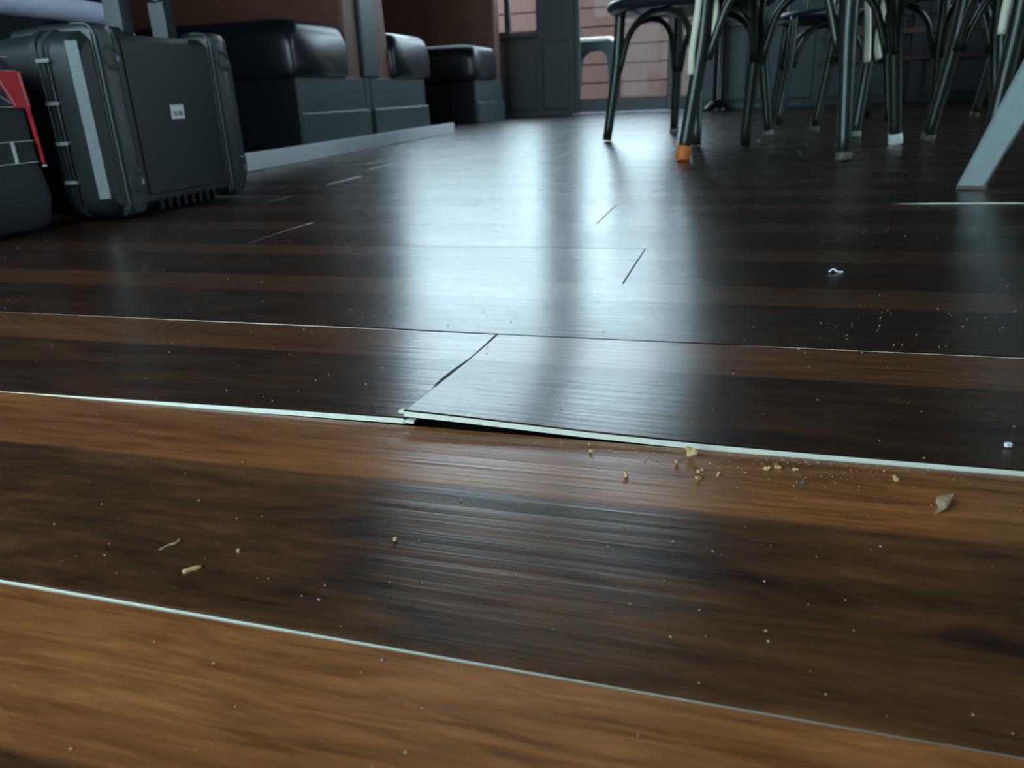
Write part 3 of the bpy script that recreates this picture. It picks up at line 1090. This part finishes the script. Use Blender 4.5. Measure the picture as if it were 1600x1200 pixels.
# ------------------------------------------------------------------ metal stool on the patio outside
st = empty('patio_stool', (-1.41, 7.55, .10))
tag(st, 'grey metal stool with pale seat outside the glazed door', 'stool')
SX, SY, SZ = .165, .165, .50
for sx in (-1, 1):
    for sy_ in (-1, 1):
        bm = bmesh.new()
        ring = []
        for z, k, wd in ((.001, 1.18, .016), (SZ*.55, 1.06, .022), (SZ-.02, .95, .034)):
            px, py = sx*SX*k, sy_*SY*k
            ring.append([bm.verts.new(v) for v in ((px-wd, py-wd, z), (px+wd, py-wd, z), (px+wd, py+wd, z), (px-wd, py+wd, z))])
        for a, b in zip(ring[:-1], ring[1:]):
            for k in range(4):
                bm.faces.new((a[k], a[(k+1) % 4], b[(k+1) % 4], b[k]))
        bm.faces.new(list(reversed(ring[0]))); bm.faces.new(ring[-1])
        bm_obj('leg', bm, M_STEEL_D, st)
# arched aprons between the legs
for ax in (0, 1):
    for s in (-1, 1):
        bm = bmesh.new()
        tops, bots = [], []
        for k in range(13):
            u = -1+2*k/12
            a = u*.150
            zb = SZ-.075-.085*abs(u)**3
            off = s*.158
            co = lambda z, o: (a, o, z) if ax == 0 else (o, a, z)
            tops.append((bm.verts.new(co(SZ-.005, off)), bm.verts.new(co(SZ-.005, off-s*.006))))
            bots.append((bm.verts.new(co(zb, off)), bm.verts.new(co(zb, off-s*.006))))
        for k in range(12):
            for f in ((tops[k][0], tops[k+1][0], bots[k+1][0], bots[k][0]), (tops[k+1][1], tops[k][1], bots[k][1], bots[k+1][1]),
                      (bots[k][0], bots[k+1][0], bots[k+1][1], bots[k][1]), (tops[k][1], tops[k+1][1], tops[k+1][0], tops[k][0])):
                bm.faces.new(f)
        bmesh.ops.recalc_face_normals(bm, faces=bm.faces)
        bm_obj('apron', bm, M_STEEL_D, st)
loft('seat', [(z, rr(-.175+i, .175-i, -.175+i, .175-i, .03, 4)) for z, i in ((SZ-.008, .004), (SZ+.002, 0), (SZ+.016, 0), (SZ+.024, .008))], 2, M_PATIOSEAT, st)
for s in (-1, 1):
    tube('back_post', [(-.12, s*.14, SZ+.01), (-.26, s*.14, SZ+.40)], .010, M_STEEL_D, st, 8)
tube('back_rail', catmull([(-.255, -.14, SZ+.39), (-.29, -.07, SZ+.41), (-.29, .07, SZ+.41), (-.255, .14, SZ+.39)], 4), .010, M_STEEL_D, st, 8)

# ------------------------------------------------------------------ debris on the floor
random.seed(23)


def crumb(name, x, y, r, mt, label, cat, group=None, squash=.8, z0=0., lumps=1):
    bm = bmesh.new()
    for k in range(lumps):
        ox, oy, oz = (0, 0, 0) if k == 0 else (random.uniform(-1, 1)*r*1.1, random.uniform(-1, 1)*r*1.1, random.uniform(0, .9)*r)
        rk = r*(1 if k == 0 else random.uniform(.55, .9))
        ret = bmesh.ops.create_icosphere(bm, subdivisions=1, radius=rk)
        for v in ret['verts']:
            v.co *= random.uniform(.72, 1.18)
            v.co.z *= squash
            v.co += Vector((ox, oy, oz))
    zmin = min(v.co.z for v in bm.verts)
    for v in bm.verts:
        v.co.z -= zmin
    o = bm_obj(name, bm, mt)
    o.location = (x, y, z0+.0001)
    o.rotation_euler = (0, 0, random.uniform(0, 6))
    tag(o, label, cat, group)
    return o


G_CR = 'tan crumbs in front of the lifted seam'
crumb('crumb', -.0190, .3575, .0022, M_CRUMB, 'largest lumpy tan crumb cluster right against the lifted plank edge', 'crumb', G_CR, lumps=5)
for (x, y, r, lb) in ((-.025, .349, .0013, 'tan crumb just left of the largest crumb cluster'),
                      (-.014, .341, .0013, 'upper of two tan crumbs below the largest cluster'),
                      (-.0135, .334, .0013, 'lower of two tan crumbs below the largest cluster'),
                      (-.005, .339, .0011, 'tan crumb right of the two crumbs below the largest cluster'),
                      (-.047, .330, .0014, 'lone tan crumb well left of the largest crumb cluster'),
                      (.017, .350, .0013, 'left crumb of a loose trio right of the largest cluster'),
                      (.022, .353, .0015, 'middle lumpy crumb of a loose trio right of the largest cluster'),
                      (.030, .352, .0012, 'right crumb of a loose trio right of the largest cluster'),
                      (.074, .351, .0014, 'tan crumb above the big wood flake near the seam'),
                      (-.071, .3605, .0010, 'upper of two tiny crumbs under the open gap'),
                      (-.069, .353, .0010, 'lower of two tiny crumbs under the open gap'),
                      (-.133, .253, .0012, 'pale crumb in the middle of the front plank, left of the sheen'),
                      (-.194, .230, .0010, 'pale round crumb near the straw coloured sliver')):
    crumb('crumb', x, y, r, M_CRUMB, lb, 'crumb', G_CR, lumps=2)
crumb('crumb', .033, .339, .0012, M_GREEN, 'small green crumb in front of the lifted seam', 'crumb')
# wood flake, sliver, fibre, white chips
bm = bmesh.new()
pts = [(-.0035, -.0045), (.0005, -.0035), (.003, .001), (.0055, .0075), (.0015, .0055), (-.002, .0035), (-.0012, 0)]
va = [bm.verts.new((x, y, .0030+.35*x+.0010*((i*7) % 3))) for i, (x, y) in enumerate(pts)]
vb = [bm.verts.new((x, y, .0014+.35*x+.0007*((i*5) % 3))) for i, (x, y) in enumerate(pts)]
bm.faces.new(va); bm.faces.new(list(reversed(vb)))
for k in range(len(pts)):
    bm.faces.new((va[(k+1) % 7], va[k], vb[k], vb[(k+1) % 7]))
bmesh.ops.recalc_face_normals(bm, faces=bm.faces)
zmin = min(v.co.z for v in bm.verts)
for v in bm.verts:
    v.co.z -= zmin
o = bm_obj('wood_flake', bm, M_FLAKE)
o.location = (.0885, .327, .0001)
tag(o, 'tan wood flake lying on front plank at right', 'flake')
o = tube('sliver', catmull([(-.2065, .2110, .0013), (-.2045, .2135, .0013), (-.2015, .2160, .0015)], 3), [.0011, .0013, .0012, .0012, .0011, .0010, .0006], M_CRUMB, None, 6)
tag(o, 'straw coloured sliver lying on the front plank at left', 'sliver')
o = tube('fibre', catmull([(-.2285, .2235, .0006), (-.2265, .2275, .0010), (-.2240, .2290, .0014), (-.2255, .2325, .0008)], 4), .00055, M_FLAKE, None, 5)
tag(o, 'bent brown fibre on the front plank at far left', 'fibre')
bm = bmesh.new()
add_box(bm, -.0016, .0016, -.0011, .0011, 0, .0022, .0003)
o = bm_obj('white_chip', bm, M_CHIP)
o.location = (.130, .3935, .0029); o.rotation_euler = (0, 0, .4)
tag(o, 'small white chip on the lifted plank at the right edge', 'chip')
o = tube('white_scrap', catmull([(.081, .789, .0012), (.085, .7905, .0035), (.089, .790, .0012), (.094, .7905, .0010)], 4), .0010, M_CHIP, None, 5)
tag(o, 'curled white scrap on dark planks toward the steel leg', 'scrap')

# dust: too fine to count
bm = bmesh.new()
random.seed(5)


def speck(x, y, r, z=0.):
    vs = [bm.verts.new((x+r*dx, y+r*dy, z+r*.7*dz+r*.7)) for dx, dy, dz in ((1, 0, 0), (-1, .1, 0), (0, 1, 0), (.1, -1, 0), (0, 0, 1), (0, 0, -1))]
    for f in ((0, 2, 4), (2, 1, 4), (1, 3, 4), (3, 0, 4), (2, 0, 5), (1, 2, 5), (3, 1, 5), (0, 3, 5)):
        bm.faces.new([vs[i] for i in f])


def floor_z(x, y):
    v1 = (y-(Y_ROW0+PW))/PW
    if 0 <= v1 <= 1:
        return h_row1_left(x, v1) if x < -.18 else h_row1_right(x, v1)
    v2 = v1-1
    if 0 <= v2 <= 1:
        return h_row2(x, v2)
    v0 = v1+1
    if 0 <= v0 <= 1:
        return h_row0(x, v0)
    return 0.


for k in range(900):
    y = .08+1.3*random.random()**1.9
    x = random.uniform(-.25-1.0*y, .02+.36*y)
    r = random.choice((.00022, .0003, .0003, .0004, .0005, .0007))*(.75+.5*y)
    speck(x, y, r, floor_z(x, y))
for k in range(160):                      # crumb powder just in front of the seam
    x = random.gauss(.02, .035); y = .366-abs(random.gauss(0, .012))
    speck(x, y, random.uniform(.00022, .0005), floor_z(x, y))
for k in range(60):
    x = random.uniform(-.16, -.03); y = random.uniform(.335, .365)
    speck(x, y, random.uniform(.0003, .0006), floor_z(x, y))
for k in range(45):
    x = random.gauss(.12, .06); y = random.gauss(.60, .05)
    speck(x, y, random.uniform(.0003, .0008), floor_z(x, y))
o = bm_obj('dust_specks', bm, M_DUST)
tag(o, 'pale dust specks scattered over the dark planks', 'dust', kind='stuff')
